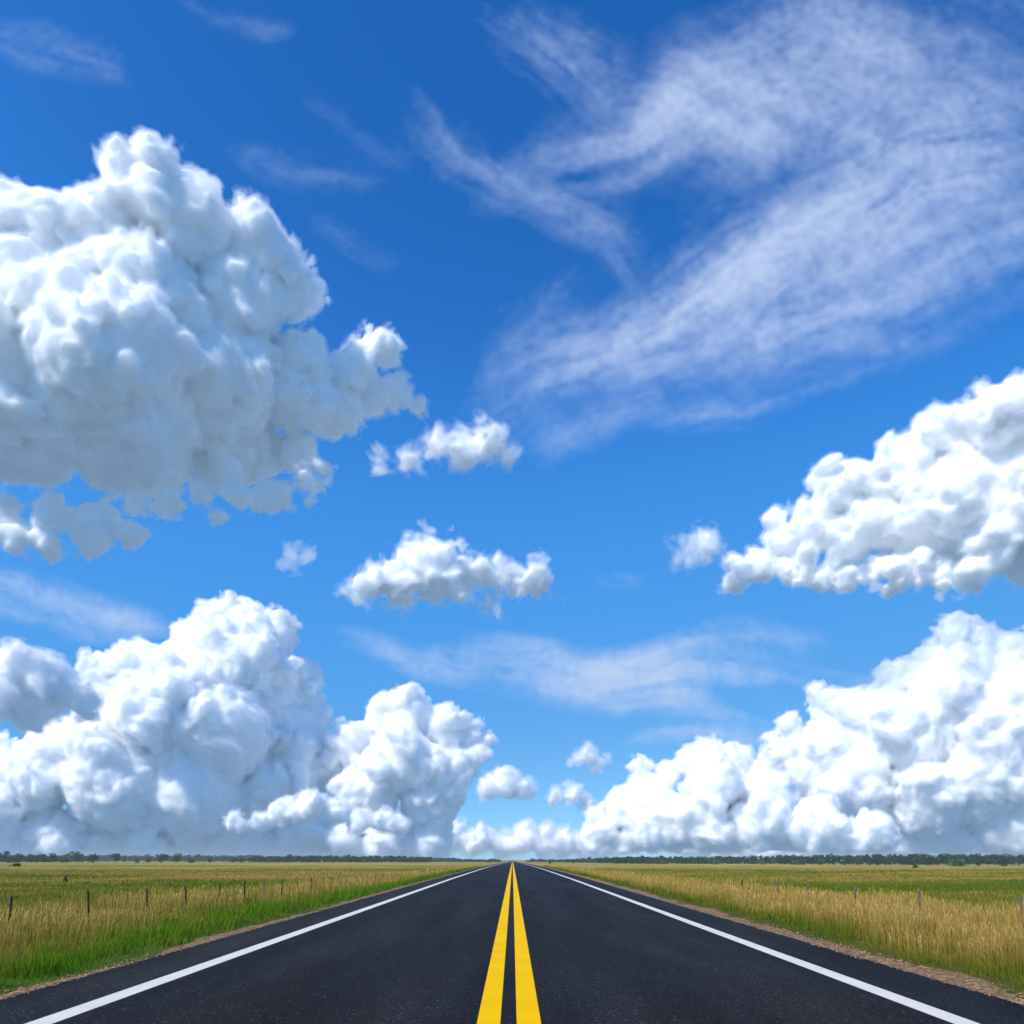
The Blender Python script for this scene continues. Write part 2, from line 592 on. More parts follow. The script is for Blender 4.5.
cloud('cumulus_cloud', 'rounded white cumulus right of the tall left cauliflower',
      [(412, 718, 27), (385, 722, 22), (440, 728, 26), (468, 738, 20), (360, 740, 20), (345, 750, 18), (400, 760, 40, 10), (450, 765, 32), (370, 790, 36), (430, 800, 36), (330, 760, 12), (380, 838, 30), (430, 840, 28), (405, 848, 20), (350, 842, 24)],
      23000, px=1.6, base=856, base_soft=30, seed=33, amps=FARA, shells=CRISP, levels=CAUL)
cloud('cumulus_cloud', 'low line of small puffs before the left cumulus base',
      [(234, 822, 11), (262, 822, 11), (285, 810, 16), (310, 808, 18), (335, 812, 16), (358, 822, 14), (385, 822, 15), (400, 826, 10)], 18000, px=1.5, base=838, base_soft=16, seed=34,
      amps=((24, 4), (12, 2.4), (6, 1.2)), shells=CRISP)
cloud('cumulus_cloud', 'small white puff over the vanishing end of the road', [(508, 783, 17), (490, 788, 14), (525, 790, 12)], 22000, px=1.5, base=803, base_soft=14, seed=35,
      amps=((24, 4), (12, 2.4), (6, 1.2)), shells=FIRM)
cloud('cumulus_cloud', 'small round puff right of the road end', [(588, 756, 11), (578, 760, 8), (600, 763, 8)], 22000, px=1.4, base=771, base_soft=12, seed=36,
      amps=((24, 4), (12, 2.4), (6, 1.2)), shells=FIRM)
cloud('cumulus_cloud', 'tiny puff between the road end puff and right bank', [(556, 796, 10), (572, 794, 12), (586, 800, 7)], 22000, px=1.4, base=806, base_soft=12, seed=37,
      amps=((24, 4), (12, 2.4), (6, 1.2)), shells=FIRM)
cloud('cumulus_cloud', 'low white bank of puffs across the road end',
      [(452, 834, 17), (470, 842, 15), (485, 840, 15), (500, 845, 13), (515, 846, 13), (527, 838, 17), (545, 832, 12), (545, 846, 13), (562, 844, 15), (440, 846, 13), (580, 844, 14), (600, 844, 14)], 28000, px=1.4, base=857, base_soft=12, seed=38,
      amps=((24, 4), (12, 2.4), (6, 1.2)), shells=FIRM)
cloud('cumulus_cloud', 'great white cumulus bank climbing to the right edge',
      [(960, 645, 30), (935, 662, 26), (985, 655, 28), (1030, 665, 36), (905, 680, 26), (950, 690, 45, 20), (1010, 710, 55, 10), (880, 715, 36), (830, 705, 24), (850, 735, 40), (915, 735, 50, 20), (985, 770, 60, 10), (1045, 780, 60),
       (790, 730, 18), (780, 755, 26), (810, 770, 40), (860, 790, 46, 20), (930, 800, 46, 20), (1000, 820, 40), (880, 840, 28), (915, 846, 24), (950, 842, 30), (985, 848, 24), (1010, 842, 30), (1045, 842, 34)],
      22000, px=1.6, base=854, base_soft=24, seed=41, amps=FARA, shells=CRISP, levels=CAUL)
cloud('cumulus_cloud', 'bulging cumulus shelf at the foot of the right bank',
      [(712, 757, 20), (690, 762, 17), (735, 765, 20), (668, 775, 14), (715, 785, 34, 10), (760, 790, 32), (640, 770, 14), (655, 790, 22), (625, 805, 20), (605, 825, 24), (650, 822, 34, 10), (700, 822, 36, 10), (755, 825, 34, 10),
       (810, 828, 32, 10), (870, 832, 26, 10), (590, 840, 16), (625, 846, 16), (675, 844, 22), (725, 846, 22), (780, 846, 22), (840, 846, 22)],
      19000, px=1.6, base=850, base_soft=24, seed=42, amps=FARA, shells=CRISP, levels=CAUL)
strata = np.random.default_rng(5)
cloud('cumulus_cloud', 'flat grey white cloud layer low over the left horizon',
      [(x, 847 + 4 * math.sin(x * .031) + strata.uniform(-3, 3), strata.uniform(9, 15)) for x in range(-20, 440, 16)], 32000, px=1.6, base=859, base_soft=12, seed=43,
      amps=((24, 4), (12, 2.4), (6, 1.2)), shells=FIRM)
cloud('cumulus_cloud', 'flat grey white cloud layer low over the right horizon',
      [(x, 848 + 3 * math.sin(x * .027) + strata.uniform(-3, 3), strata.uniform(8, 13)) for x in range(590, 1050, 16)], 32000, px=1.6, base=859, base_soft=12, seed=44,
      amps=((24, 4), (12, 2.4), (6, 1.2)), shells=FIRM)
cirrus('wide fan of combed cirrus sweeping up to the upper right corner',
       [([(420, 452, 26), (560, 368, 36), (670, 325, 40), (790, 240, 62), (910, 180, 80), (1090, 110, 100)], .95, .5),
        ([(470, 225, 18), (560, 160, 30), (640, 138, 42), (720, 95, 58), (840, 50, 60), (960, 10, 60)], .75, .35),
        ([(640, 60, 30), (700, 95, 50), (745, 120, 50), (800, 150, 40)], .75, .4),
        ([(500, 480, 14), (640, 402, 24), (760, 345, 30), (900, 318, 28), (1060, 255, 24)], .55, .6),
        ([(600, 440, 10), (720, 415, 16), (830, 385, 16), (1000, 330, 14)], .35, .8),
        ([(780, 330, 30), (880, 270, 50), (980, 230, 60), (1090, 200, 60)], .45, .6),
        ([(390, 70, 14), (425, 130, 24), (500, 185, 26), (600, 240, 24), (670, 300, 14)], .28, .7),
        ([(450, -20, 20), (540, 40, 34), (620, 90, 36), (700, 140, 30)], .30, .6),
        ([(720, -20, 60), (850, 60, 90), (1000, 120, 110), (1090, 160, 110)], .32, .35),
        ([(480, 400, 20), (520, 330, 24), (600, 250, 24)], .18, .7)],
       (380, -40, 1100, 500), 15000, px=2.4, seed=2, gain=1.2)
cirrus('faint combed wisps of cirrus above the towering left cumulus',
       [([(290, 80, 12), (345, 125, 22), (390, 152, 20), (430, 180, 10)], .26, .7),
        ([(200, 145, 12), (270, 165, 22), (320, 178, 20), (400, 190, 10)], .22, .7),
        ([(300, 215, 10), (350, 240, 16), (410, 265, 10)], .13, .7)],
       (180, 50, 460, 300), 15000, px=2.4, seed=5, gain=.75)
cirrus('thin streaks of cirrus in the upper left corner',
       [([(-30, 20, 14), (40, 50, 24), (100, 75, 20), (150, 100, 12)], .32, .6),
        ([(160, -20, 10), (220, 10, 14), (290, 40, 10)], .22, .6)],
       (-40, -40, 310, 130), 15000, px=2.6, seed=6, gain=.7)
cirrus('long level band of cirrus streaks over the right cumulus bank',
       [([(300, 628, 10), (420, 655, 16), (560, 672, 22), (700, 690, 26), (850, 704, 28), (1000, 700, 18)], .85, .7),
        ([(540, 668, 8), (640, 652, 13), (740, 645, 15), (830, 642, 14), (900, 648, 10)], .60, .7),
        ([(480, 640, 8), (600, 655, 12), (720, 665, 12)], .35, .8),
        ([(590, 742, 6), (650, 740, 9), (720, 738, 8), (790, 742, 6)], .32, .8),
        ([(540, 545, 8), (600, 570, 14), (660, 580, 10)], .16, .6)],
       (290, 530, 1010, 770), 15000, px=2.0, seed=7, gain=1.75)
cirrus('short level cirrus streak at the left edge over the tall cumulus',
       [([(-60, 585, 12), (20, 598, 18), (90, 612, 18), (190, 635, 10)], .60, .7),
        ([(-60, 610, 8), (40, 622, 10), (140, 640, 6)], .35, .8)],
       (-60, 560, 210, 665), 15000, px=2.2, seed=8, gain=1.4)
# ------------------------------------------------------------------ terrain
YR = [-60, 60, 120, 232, 400, 600, 900, 1500, 3200]
ZR = [0, 0, -.11, -.55, -1.31, -2.3, -3.76, -5.9, -9.4]
YF = [-60, 12, 20, 28, 36, 46, 100, 232, 400, 600, 900, 1500, 3200]
ZF = [-.10, -.10, -.12, -.18, -.25, -.36, -.61, -1.11, -1.87, -2.72, -3.98, -6.1, -9.6]
_o = np.array([11.0, 5.0, 40.0])


def sstep(a, b, x):
    t = np.clip((x - a) / (b - a), 0, 1)
    return t * t * (3 - 2 * t)


def n2(x, y, lam, seed):
    p = np.stack([x, y, np.full_like(x, seed * 3.7)], -1).reshape(-1, 3).astype(np.float32)
    return noise(p, lam, np.array([seed * 7.3, seed * 3.1, seed * 1.9])).reshape(x.shape)


def height(x, y):
    x = np.asarray(x, float)
    y = np.asarray(y, float)
    zr = np.interp(y, YR, ZR)
    zf = np.interp(y, YF, ZF)
    zf = zf - 1.7 * sstep(20, 160, x) * sstep(120, 420, y) - 0.9 * sstep(200, 420, x) * sstep(250, 600, y)
    zf = zf + 0.06 * n2(x, y, 22.0, 5) * sstep(9, 16, np.abs(x))
    return zr + (zf - zr) * sstep(6.4, 9.5, np.abs(x)) - 0.05 * sstep(6.3, 5.4, np.abs(x)) - 0.01


def tan_share(x, y):
    """how much of the growth is ripe, straw coloured grass"""
    ax = np.abs(x)
    nz = n2(x, y * 0.6, 9.0, 1) * 0.5 + n2(x, y * 0.5, 3.5, 2) * 0.35
    left = sstep(7.1, 9.8, ax + nz * 1.3)
    right = sstep(6.3, 7.7, ax + nz * 0.9)
    t = np.where(x < 0, left * (0.74 + 0.22 * nz), right * (0.90 + 0.16 * nz))
    big = n2(x * 0.35, y, 34.0, 3) * 0.20 + n2(x * 0.25, y, 90.0, 4) * 0.18 + n2(x * 0.5, y, 11.0, 6) * 0.20

    def band(c, wd):
        return np.exp(-((np.log(np.maximum(y, 5) / c) + big * 0.35) / wd) ** 2)
    fl = 0.51 + big - 0.46 * band(62, .22) + 0.36 * band(104, .20) - 0.12 * band(180, .3) + 0.12 * band(330, .25) + 0.15 * band(650, .3)
    fr = 0.58 + big - 0.42 * band(52, .25) - 0.26 * band(98, .20) + 0.42 * band(165, .25) + 0.12 * band(330, .4) + 0.15 * band(650, .3)
    fld = np.where(x < 0, fl, fr)
    m = sstep(11.5, 15.0, ax + nz)
    return np.clip(t * (1 - m) + fld * m, 0, 1)


TAN = np.array([.590, .365, .112])
OLIVE = np.array([.290, .250, .036])
GREEN = np.array([.130, .190, .016])
LUSH = np.array([.095, .265, .008])


def growth(t, lush=0.0):
    t = np.asarray(t)[..., None]
    g = GREEN + (LUSH - GREEN) * np.asarray(lush)[..., None]
    a = g + (OLIVE - g) * np.clip(t * 2, 0, 1)
    return a + (TAN - a) * np.clip(t * 2 - 1, 0, 1)


def point_colors(me, cols):
    at = me.color_attributes.new('tint', 'FLOAT_COLOR', 'POINT')
    c = np.ones((len(me.vertices), 4), np.float32)
    c[:, :3] = cols
    at.data.foreach_set('color', c.ravel())


# ground sheet
def axis(parts):
    return np.unique(np.concatenate([np.arange(a, b, s) for a, b, s in parts]))


xs = axis([(6.0, 16, .4), (16, 60, 2), (60, 200, 8), (200, 700, 25), (700, 3001, 230)])
xs = np.concatenate([-xs[::-1], [-5.2, 5.2], xs])
ys = axis([(-58, 6, 8), (6, 40, .7), (40, 120, 2), (120, 300, 5), (300, 900, 15), (900, 3190, 180)])
GX, GY = np.meshgrid(xs, ys, indexing='ij')
GZ = height(GX, GY)
gv = np.stack([GX, GY, GZ], -1).reshape(-1, 3)
ii = np.arange(len(xs) * len(ys)).reshape(len(xs), len(ys))
gq = np.stack([ii[:-1, :-1], ii[1:, :-1], ii[1:, 1:], ii[:-1, 1:]], -1).reshape(-1, 4)
m = NT('field_soil_and_sward')
at = m.n('ShaderNodeVertexColor', dict(layer_name='tint'))
tc = m.n('ShaderNodeTexCoord')
n1 = m.n('ShaderNodeTexNoise', Vector=tc.outputs['Object'], Scale=1.1, Detail=8.0, Roughness=0.7)
mp = m.n('ShaderNodeMapping', Vector=tc.outputs['Object'], Scale=(0.25, 1.0, 1.0))
n3 = m.n('ShaderNodeTexNoise', Vector=mp.outputs[0], Scale=0.12, Detail=7.0, Roughness=0.68)
r1 = m.ramp(n1.outputs[0], [(.25, (.55, .6, .5)), (.5, (.95, .95, .95)), (.75, (1.35, 1.25, 1.0))])
r3 = m.ramp(n3.outputs[0], [(.3, (.62, .80, .55)), (.5, (1, 1, 1)), (.7, (1.25, 1.08, .95))])
c = m.mix(1.0, at.outputs[0], r1, 'MULTIPLY')
c = m.mix(0.9, c, r3, 'MULTIPLY')
bp = m.n('ShaderNodeBump', Strength=1.0, Distance=0.25, Height=n1.outputs[0])
pb = m.n('ShaderNodeBsdfPrincipled', Base_Color=c, Roughness=0.95, Normal=bp.outputs[0])
pb.inputs['Specular IOR Level'].default_value = 0.1
gm = m.out(pb.outputs[0])
me = mesh_np('ground', gv, gq, None, [gm], smooth=True)
gt = tan_share(GX, GY)
gl = sstep(9.5, 7.0, np.abs(GX)) * (GX < 0)
gk = (growth(gt * 0.9, gl) * 0.92)
soil = sstep(8.0, 6.4, np.abs(GX))[..., None] * .7
point_colors(me, (gk * (1 - soil) + np.array([.075, .06, .022]) * soil).reshape(-1, 3))
tag(link('ground', me), kind='structure')

# ------------------------------------------------------------------ road
ry = axis([(-40, 60, 5), (60, 240, 6), (240, 900, 20), (900, 3190, 60)])


def strip(name, x0, x1, lift, mat, nx=1, edge=0.0, ends=True, y1=3300, seed=0, y0=-100):
    yy = ry[(ry < y1) & (ry > y0)]
    V, Q = [], []
    for j, y in enumerate(yy):
        z = np.interp(y, YR, ZR) + lift
        for i in range(nx + 1):
            V.append((x0 + (x1 - x0) * i / nx, y, z))
    k = nx + 1
    for j in range(len(yy) - 1):
        for i in range(nx):
            a = j * k + i
            Q.append((a, a + 1, a + k + 1, a + k))
    if edge:                                     # sides of the slab
        b = len(V)
        for y in yy:
            z = np.interp(y, YR, ZR) + lift - edge
            V.append((x0 - .03, y, z))
            V.append((x1 + .03, y, z))
        for j in range(len(yy) - 1):
            Q.append((b + 2 * j, j * k, (j + 1) * k, b + 2 * j + 2))
            Q.append((j * k + nx, b + 2 * j + 1, b + 2 * j + 3, (j + 1) * k + nx))
    return link(name, mesh_np(name, np.array(V), np.array(Q), None, [mat]))


m = NT('asphalt')
tc = m.n('ShaderNodeTexCoord')
sp_ = m.n('ShaderNodeSeparateXYZ', Vector=tc.outputs['Object'])
fine = m.n('ShaderNodeTexNoise', Vector=tc.outputs['Object'], Scale=28.0, Detail=5.0, Roughness=0.8)
vor = m.n('ShaderNodeTexVoronoi', Vector=tc.outputs['Object'], Scale=55.0)
patch = m.n('ShaderNodeMapping', Vector=tc.outputs['Object'], Scale=(0.9, 0.10, 1.0))
pn = m.n('ShaderNodeTexNoise', Vector=patch.outputs[0], Scale=1.0, Detail=5.0, Roughness=0.6)
blotch = m.n('ShaderNodeTexNoise', Vector=tc.outputs['Object'], Scale=0.8, Detail=5.0, Roughness=0.62)
speck = m.ramp(vor.outputs['Color'], [(.0, (.0055, .0049, .0044)), (.55, (.0095, .0085, .0077)), (.84, (.018, .0165, .015)), (.95, (.12, .115, .10))])
fr_ = m.ramp(fine.outputs[0], [(.30, (.25, .25, .26)), (.48, (.9, .9, .9)), (.62, (2.0, 2.0, 2.0)), (.72, (5.5, 5.5, 5.3))])
pr = m.ramp(pn.outputs[0], [(.3, (.80, .80, .82)), (.7, (1.25, 1.25, 1.28))])
br = m.ramp(blotch.outputs[0], [(.3, (.85, .85, .85)), (.7, (1.15, 1.14, 1.12))])
c = m.mix(1.0, speck, fr_, 'MULTIPLY')
c = m.mix(1.0, c, pr, 'MULTIPLY')
c = m.mix(1.0, c, br, 'MULTIPLY')
# the tyres have polished paler tracks into both lanes
trk = m.math('SINE', m.math('MULTIPLY_ADD', m.math('ABSOLUTE', sp_.outputs[0]), 3.2, -2.2))
tr = m.ramp(m.math('MULTIPLY_ADD', trk, 0.5, 0.5), [(.25, (.86, .86, .86)), (.9, (1.22, 1.22, 1.22))])
c = m.mix(0.8, c, tr, 'MULTIPLY')
bp = m.n('ShaderNodeBump', Strength=0.8, Distance=0.01, Height=fine.outputs[0])
rr = m.n('ShaderNodeMapRange', i0=pn.outputs[0], i1=0.3, i2=0.7, i3=0.72, i4=0.60)
pb = m.n('ShaderNodeBsdfPrincipled', Base_Color=c, Roughness=rr.outputs[0], Normal=bp.outputs[0])
pb.inputs['Specular IOR Level'].default_value = 0.05
asphalt = m.out(pb.outputs[0])
tag(strip('road', -5.89, 5.66, 0.0, asphalt, 6, edge=0.09), kind='structure')


def paint(name, col, wear):
    m = NT(name)
    tc = m.n('ShaderNodeTexCoord')
    a = m.n('ShaderNodeTexNoise', Vector=tc.outputs['Object'], Scale=38.0, Detail=6.0, Roughness=0.8)
    b = m.n('ShaderNodeTexNoise', Vector=tc.outputs['Object'], Scale=1.3, Detail=5.0, Roughness=0.6)
    k = m.math('ADD', a.outputs[0], m.math('MULTIPLY', b.outputs[0], 0.25))
    f = m.ramp(k, [(.40, (wear, wear, wear)), (.50, (0, 0, 0))])
    tone = m.ramp(b.outputs[0], [(.3, tuple(v * .88 for v in col)), (.7, col)])
    c = m.mix(f, tone, (.05, .05, .05))
    bp = m.n('ShaderNodeBump', Strength=0.4, Distance=0.004, Height=a.outputs[0])
    p = m.n('ShaderNodeBsdfPrincipled', Base_Color=c, Roughness=0.6, Normal=bp.outputs[0])
    p.inputs['Specular IOR Level'].default_value = 0.01
    return m.out(p.outputs[0])


white = paint('white_road_paint', (.72, .67, .59), 0.45)
yellow = paint('yellow_road_paint', (.92, .52, .000), 0.2)
tag(strip('road_marking', -4.78, -4.51, 0.004, white), kind='structure')
tag(strip('road_marking', 4.324, 4.58, 0.004, white), kind='structure')
tag(strip('road_marking', -.352, -.121, 0.004, yellow), kind='structure')
tag(strip('road_marking', .040, .281, 0.004, yellow), kind='structure')

# gravel shoulders: a sheet with a ragged outer edge, and loose stones
m = NT('gravel_earth')
tc = m.n('ShaderNodeTexCoord')
v1 = m.n('ShaderNodeTexVoronoi', Vector=tc.outputs['Object'], Scale=26.0)
n1 = m.n('ShaderNodeTexNoise', Vector=tc.outputs['Object'], Scale=3.0, Detail=8.0, Roughness=0.7)
c = m.ramp(v1.outputs['Color'], [(.1, (.09, .045, .018)), (.5, (.26, .14, .058)), (.9, (.50, .31, .16))])
c2 = m.ramp(n1.outputs[0], [(.35, (.45, .45, .35)), (.6, (1.15, 1.1, 1.05))])
c = m.mix(1.0, c, c2, 'MULTIPLY')
bp = m.n('ShaderNodeBump', Strength=0.9, Distance=0.03, Height=v1.outputs['Distance'])
pb = m.n('ShaderNodeBsdfPrincipled', Base_Color=c, Roughness=0.95, Normal=bp.outputs[0])
gravel = m.out(pb.outputs[0])
for side, xin, xout, vis in ((-1, 5.85, 6.22, 900), (1, 5.62, 6.30, 900)):
    yy = axis([(-40, 6, 3), (6, 50, .25), (50, 200, 2), (200, 900, 20)])
    wob = n2(yy, yy * 0, 1.6, 7 + side) * .09 + n2(yy, yy * 0, 6.0, 17 + side) * .10
    xo = xout + wob
    k = 4
    V = []
    for j, y in enumerate(yy):
        for i in range(k + 1):
            x = xin + (xo[j] - xin) * i / k
            zt = float(np.interp(y, YR, ZR))
            edge_z = float(height(side * x, y)) + .012
            z = max(edge_z, zt - .05) if i < k else edge_z - .02
            V.append((side * x, y, z))
    Q = []
    for j in range(len(yy) - 1):
        for i in range(k):
            a = j * (k + 1) + i
            q = (a, a + 1, a + k + 2, a + k + 1)
            Q.append(q if side > 0 else q[::-1])
    tag(link('gravel_shoulder', mesh_np('gravel_shoulder', np.array(V), np.array(Q), None, [gravel])), kind='structure')

# loose stones
ico = [(-.5, 0, .8), (.5, 0, .8), (-.5, 0, -.8), (.5, 0, -.8), (0, .8, .5), (0, .8, -.5), (0, -.8, .5), (0, -.8, -.5), (.8, .5, 0), (-.8, .5, 0), (.8, -.5, 0), (-.8, -.5, 0)]
icof = [(0, 1, 4), (0, 4, 9), (9, 4, 5), (4, 8, 5), (4, 1, 8), (8, 1, 10), (8, 10, 3), (5, 8, 3), (5, 3, 2), (2, 3, 7), (7, 3, 10), (7, 10, 6), (7, 6, 11), (11, 6, 0), (0, 6, 1), (6, 10, 1), (9, 11, 0), (9, 2, 11), (9, 5, 2), (7, 11, 2)]
ico = np.array(ico)
icof = np.array(icof)
ns = 9000
sy = np.exp(RNG.uniform(np.log(6), np.log(60), ns))
side = np.where(RNG.random(ns) < .42, -1, 1)
wd = np.where(side < 0, .42, .80)
x0 = np.where(side < 0, 5.80, 5.56)
sx_ = side * (x0 + wd * RNG.beta(1.6, 1.9, ns))
rr_ = RNG.gamma(2.2, .0032, ns) + .004
sz = np.maximum(np.interp(sy, YR, ZR) - np.where(np.abs(sx_) < np.where(side < 0, 5.87, 5.64), 0, .05), height(sx_, sy)) + rr_ * .3
sv_ = ico[None] * RNG.uniform(.6, 1.2, (ns, 12, 1)) * rr_[:, None, None] * np.array([1.2, 1, .75]) + np.stack([sx_, sy, sz], -1)[:, None]
sf = icof[None] + (np.arange(ns) * 12)[:, None, None]
m = NT('stone_chips')
at = m.n('ShaderNodeVertexColor', dict(layer_name='tint'))
pb = m.n('ShaderNodeBsdfPrincipled', Base_Color=at.outputs[0], Roughness=0.9)
me = mesh_np('gravel', sv_.reshape(-1, 3), None, sf.reshape(-1, 3), [m.out(pb.outputs[0])])
sc_ = np.array([.28, .155, .075]) * RNG.uniform(.5, 1.7, (ns, 1)) + RNG.uniform(0, .02, (ns, 1))
point_colors(me, np.repeat(sc_, 12, 0))
tag(link('gravel', me), kind='stuff')
# ------------------------------------------------------------------ grass
m = NT('grass_blades')
at = m.n('ShaderNodeVertexColor', dict(layer_name='tint'))
df = m.n('ShaderNodeBsdfDiffuse', Color=at.outputs[0])
tl = m.n('ShaderNodeBsdfTranslucent', Color=at.outputs[0])
mx = m.n('ShaderNodeMixShader', i0=0.35, i1=df.outputs[0], i2=tl.outputs[0])
GRASS = m.out(mx.outputs[0])


def blades(name, x, y, h, wdt, lean, cb, ct, heads=None):
    """tapered bent blades; cb, ct: colours of foot and tip; heads: share of blades that end in a seed head"""
    n = len(x)
    z = height(x, y) - .02
    base = np.stack([x, y, z], -1)
    a = RNG.uniform(0, 2 * np.pi, n)
    wd = np.stack([np.cos(a), np.sin(a), np.zeros(n)], -1) * (wdt / 2)[:, None]
    la = RNG.uniform(0, 2 * np.pi, n) * .35 + 0.4
    ld = np.stack([np.cos(la), np.sin(la), np.zeros(n)], -1) * (lean * h)[:, None]
    up = np.array([0, 0, 1.0]) * h[:, None]
    mid = base + up * .55 + ld * .25
    tip = base + up * (1 - .35 * lean[:, None]) + ld
    if heads is None:
        V = np.stack([base - wd, base + wd, mid + wd * .8, mid - wd * .8, tip], 1)
        T = np.array([(0, 1, 2), (0, 2, 3), (3, 2, 4)])
        k = np.array([0, 0, .5, .5, 1.0])
    else:
        hw = np.where(RNG.random(n) < heads, 1.35, .5)[:, None]
        neck = base + up * .74 + ld * .5
        hm = base + up * .86 + ld * .72
        V = np.stack([base - wd * .6, base + wd * .6, neck + wd * .45, neck - wd * .45, hm + wd * hw, hm - wd * hw, tip], 1)
        T = np.array([(0, 1, 2), (0, 2, 3), (3, 2, 4), (3, 4, 5), (5, 4, 6)])
        k = np.array([0, 0, .8, .8, 1, 1, 1.0])
    nv = V.shape[1]
    F_ = T[None] + (np.arange(n) * nv)[:, None, None]
    me = mesh_np(name, V.reshape(-1, 3), None, F_.reshape(-1, 3), [GRASS])
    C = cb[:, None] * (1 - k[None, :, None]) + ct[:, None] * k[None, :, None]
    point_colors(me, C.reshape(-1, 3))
    return link(name, me)


def scatter(n, y0, y1, xmax=None, wide=.80):
    y = np.exp(RNG.uniform(np.log(y0), np.log(y1), n))
    x = RNG.uniform(-1, 1, n) * (wide * y + 1.0)
    k = (x < -6.1) | (x > 6.15)
    if xmax:
        k &= np.abs(x) < xmax
    return x[k], y[k]


def tone(n, lo=.7, hi=1.25):
    return RNG.uniform(lo, hi, (n, 1))


def verge(x, y):
    ax = np.abs(x)
    nz = n2(x, y, 2.2, 9) * .18
    return sstep(6.15, 7.1, ax + nz + np.where(x < 0, .15, .0))


# green undergrowth of the verge and meadow
x, y = scatter(560000, 7.0, 170)
t = tan_share(x, y)
ax = np.abs(x)
keep = RNG.random(len(x)) < np.where(ax < 13, 1.0, .75) * (0.45 + .55 * verge(x, y))
x, y, t, ax = x[keep], y[keep], t[keep], ax[keep]
lush = sstep(9.8, 7.4, ax) * (x < 0) * (.95 + .35 * n2(x, y, 2.6, 41)) + RNG.uniform(-.25, .2, len(x))
h = (0.07 + .17 * verge(x, y)) * RNG.uniform(.5, 1.3, len(x))
h *= np.where(ax > 13, .75, 1.0) * (1 + .28 * n2(x, y, 1.1, 12) + .2 * n2(x, y, 3.3, 22))
h = np.clip(h, .05, .6)
wdt = np.maximum(.0055, .0008 * y) * RNG.uniform(.7, 1.4, len(x))
tt = np.clip(t * .55 + RNG.uniform(-.15, .25, len(x)) + .18 * n2(x, y, 1.7, 32) + .10 * n2(x, y, 4.0, 33), 0, 1)
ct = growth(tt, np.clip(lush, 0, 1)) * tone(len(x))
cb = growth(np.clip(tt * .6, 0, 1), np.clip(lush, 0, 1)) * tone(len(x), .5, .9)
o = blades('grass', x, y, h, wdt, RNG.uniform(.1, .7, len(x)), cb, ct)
tag(o, kind='stuff')

# ripe, straw coloured tall grass
x, y = scatter(760000, 7.0, 190)
t = tan_share(x, y)
ax = np.abs(x)
clump = .45 + .38 * n2(x, y, 1.3, 14) + .38 * n2(x, y, 4.5, 24)
pk = np.clip(t * 1.25 - .12, .05, 1) * np.clip(clump + .15, .04, 1)
pk = np.where(ax > 13.5, pk * .55, pk)
keep = RNG.random(len(x)) < pk * verge(x, y)
x, y, t, ax = x[keep], y[keep], t[keep], ax[keep]
tall = np.where(x < 0, sstep(6.8, 9.6, ax), sstep(6.2, 8.0, ax)) * sstep(16.0, 12.0, ax)
h = (.26 + .38 * tall) * (.45 + .75 * RNG.beta(2.2, 1.8, len(x))) * (1 + .16 * n2(x, y, 2.4, 15) + .10 * n2(x, y, 7.0, 25))
wdt = np.maximum(.0045, .00066 * y) * RNG.uniform(.55, 1.45, len(x))
tt = np.clip(.62 + .38 * t + RNG.uniform(-.35, .12, len(x)), 0, 1)
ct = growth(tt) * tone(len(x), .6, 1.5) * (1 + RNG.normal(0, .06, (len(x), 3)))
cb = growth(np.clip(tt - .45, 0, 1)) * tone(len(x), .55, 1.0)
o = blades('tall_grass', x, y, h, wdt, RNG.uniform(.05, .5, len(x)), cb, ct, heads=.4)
tag(o, kind='stuff')

# ------------------------------------------------------------------ fence posts
def wood(name, c0, c1):
    m = NT(name)
    tc = m.n('ShaderNodeTexCoord')
    mp = m.n('ShaderNodeMapping', Vector=tc.outputs['Object'], Scale=(30, 30, 2.5))
    n1 = m.n('ShaderNodeTexNoise', Vector=mp.outputs[0], Scale=1.0, Detail=6.0, Roughness=0.7)
    c = m.ramp(n1.outputs[0], [(.3, c0), (.7, c1)])
    bp = m.n('ShaderNodeBump', Strength=0.8, Distance=0.01, Height=n1.outputs[0])
    pb = m.n('ShaderNodeBsdfPrincipled', Base_Color=c, Roughness=0.9, Normal=bp.outputs[0])
    return m.out(pb.outputs[0])


DARKW = wood('dark_weathered_wood', (.012, .009, .007), (.045, .034, .026))
GREYW = wood('grey_weathered_wood', (.06, .052, .045), (.20, .18, .155))


def post_mesh(mat, seed, r, total):
    """round, split-topped stake with knots and a slanting saw cut; its foot is in the soil"""
    g = np.random.default_rng(seed)
    ns_, rings = 10, [-.25, 0, total * .3, total * .55, total * .8, total * .97, total]
    V, Q, T = [], [], []
    cut = g.uniform(-.25, .25, 2)
    for k, z in enumerate(rings):
        off = g.normal(0, .004, 2)
        for i in range(ns_):
            a = 2 * math.pi * i / ns_
            rr = r * (1.08 - .16 * z / total) * (1 + .08 * math.sin(3 * a + seed) + g.normal(0, .035)) * (.86 if k == len(rings) - 1 else 1)
            x, y = rr * math.cos(a) + off[0], rr * math.sin(a) + off[1]
            V.append((x, y, z + ((cut[0] * x + cut[1] * y) if k >= len(rings) - 2 else 0)))
    for k in range(len(rings) - 1):
        for i in range(ns_):
            a, b = k * ns_ + i, k * ns_ + (i + 1) % ns_
            Q.append((a, b, b + ns_, a + ns_))
    V.append((0, 0, total + .004))
    top = (len(rings) - 1) * ns_
    for i in range(ns_):
        T.append((top + i, top + (i + 1) % ns_, len(V) - 1))
    return mesh_np('fence_post', np.array(V), np.array(Q), np.array(T), [mat])


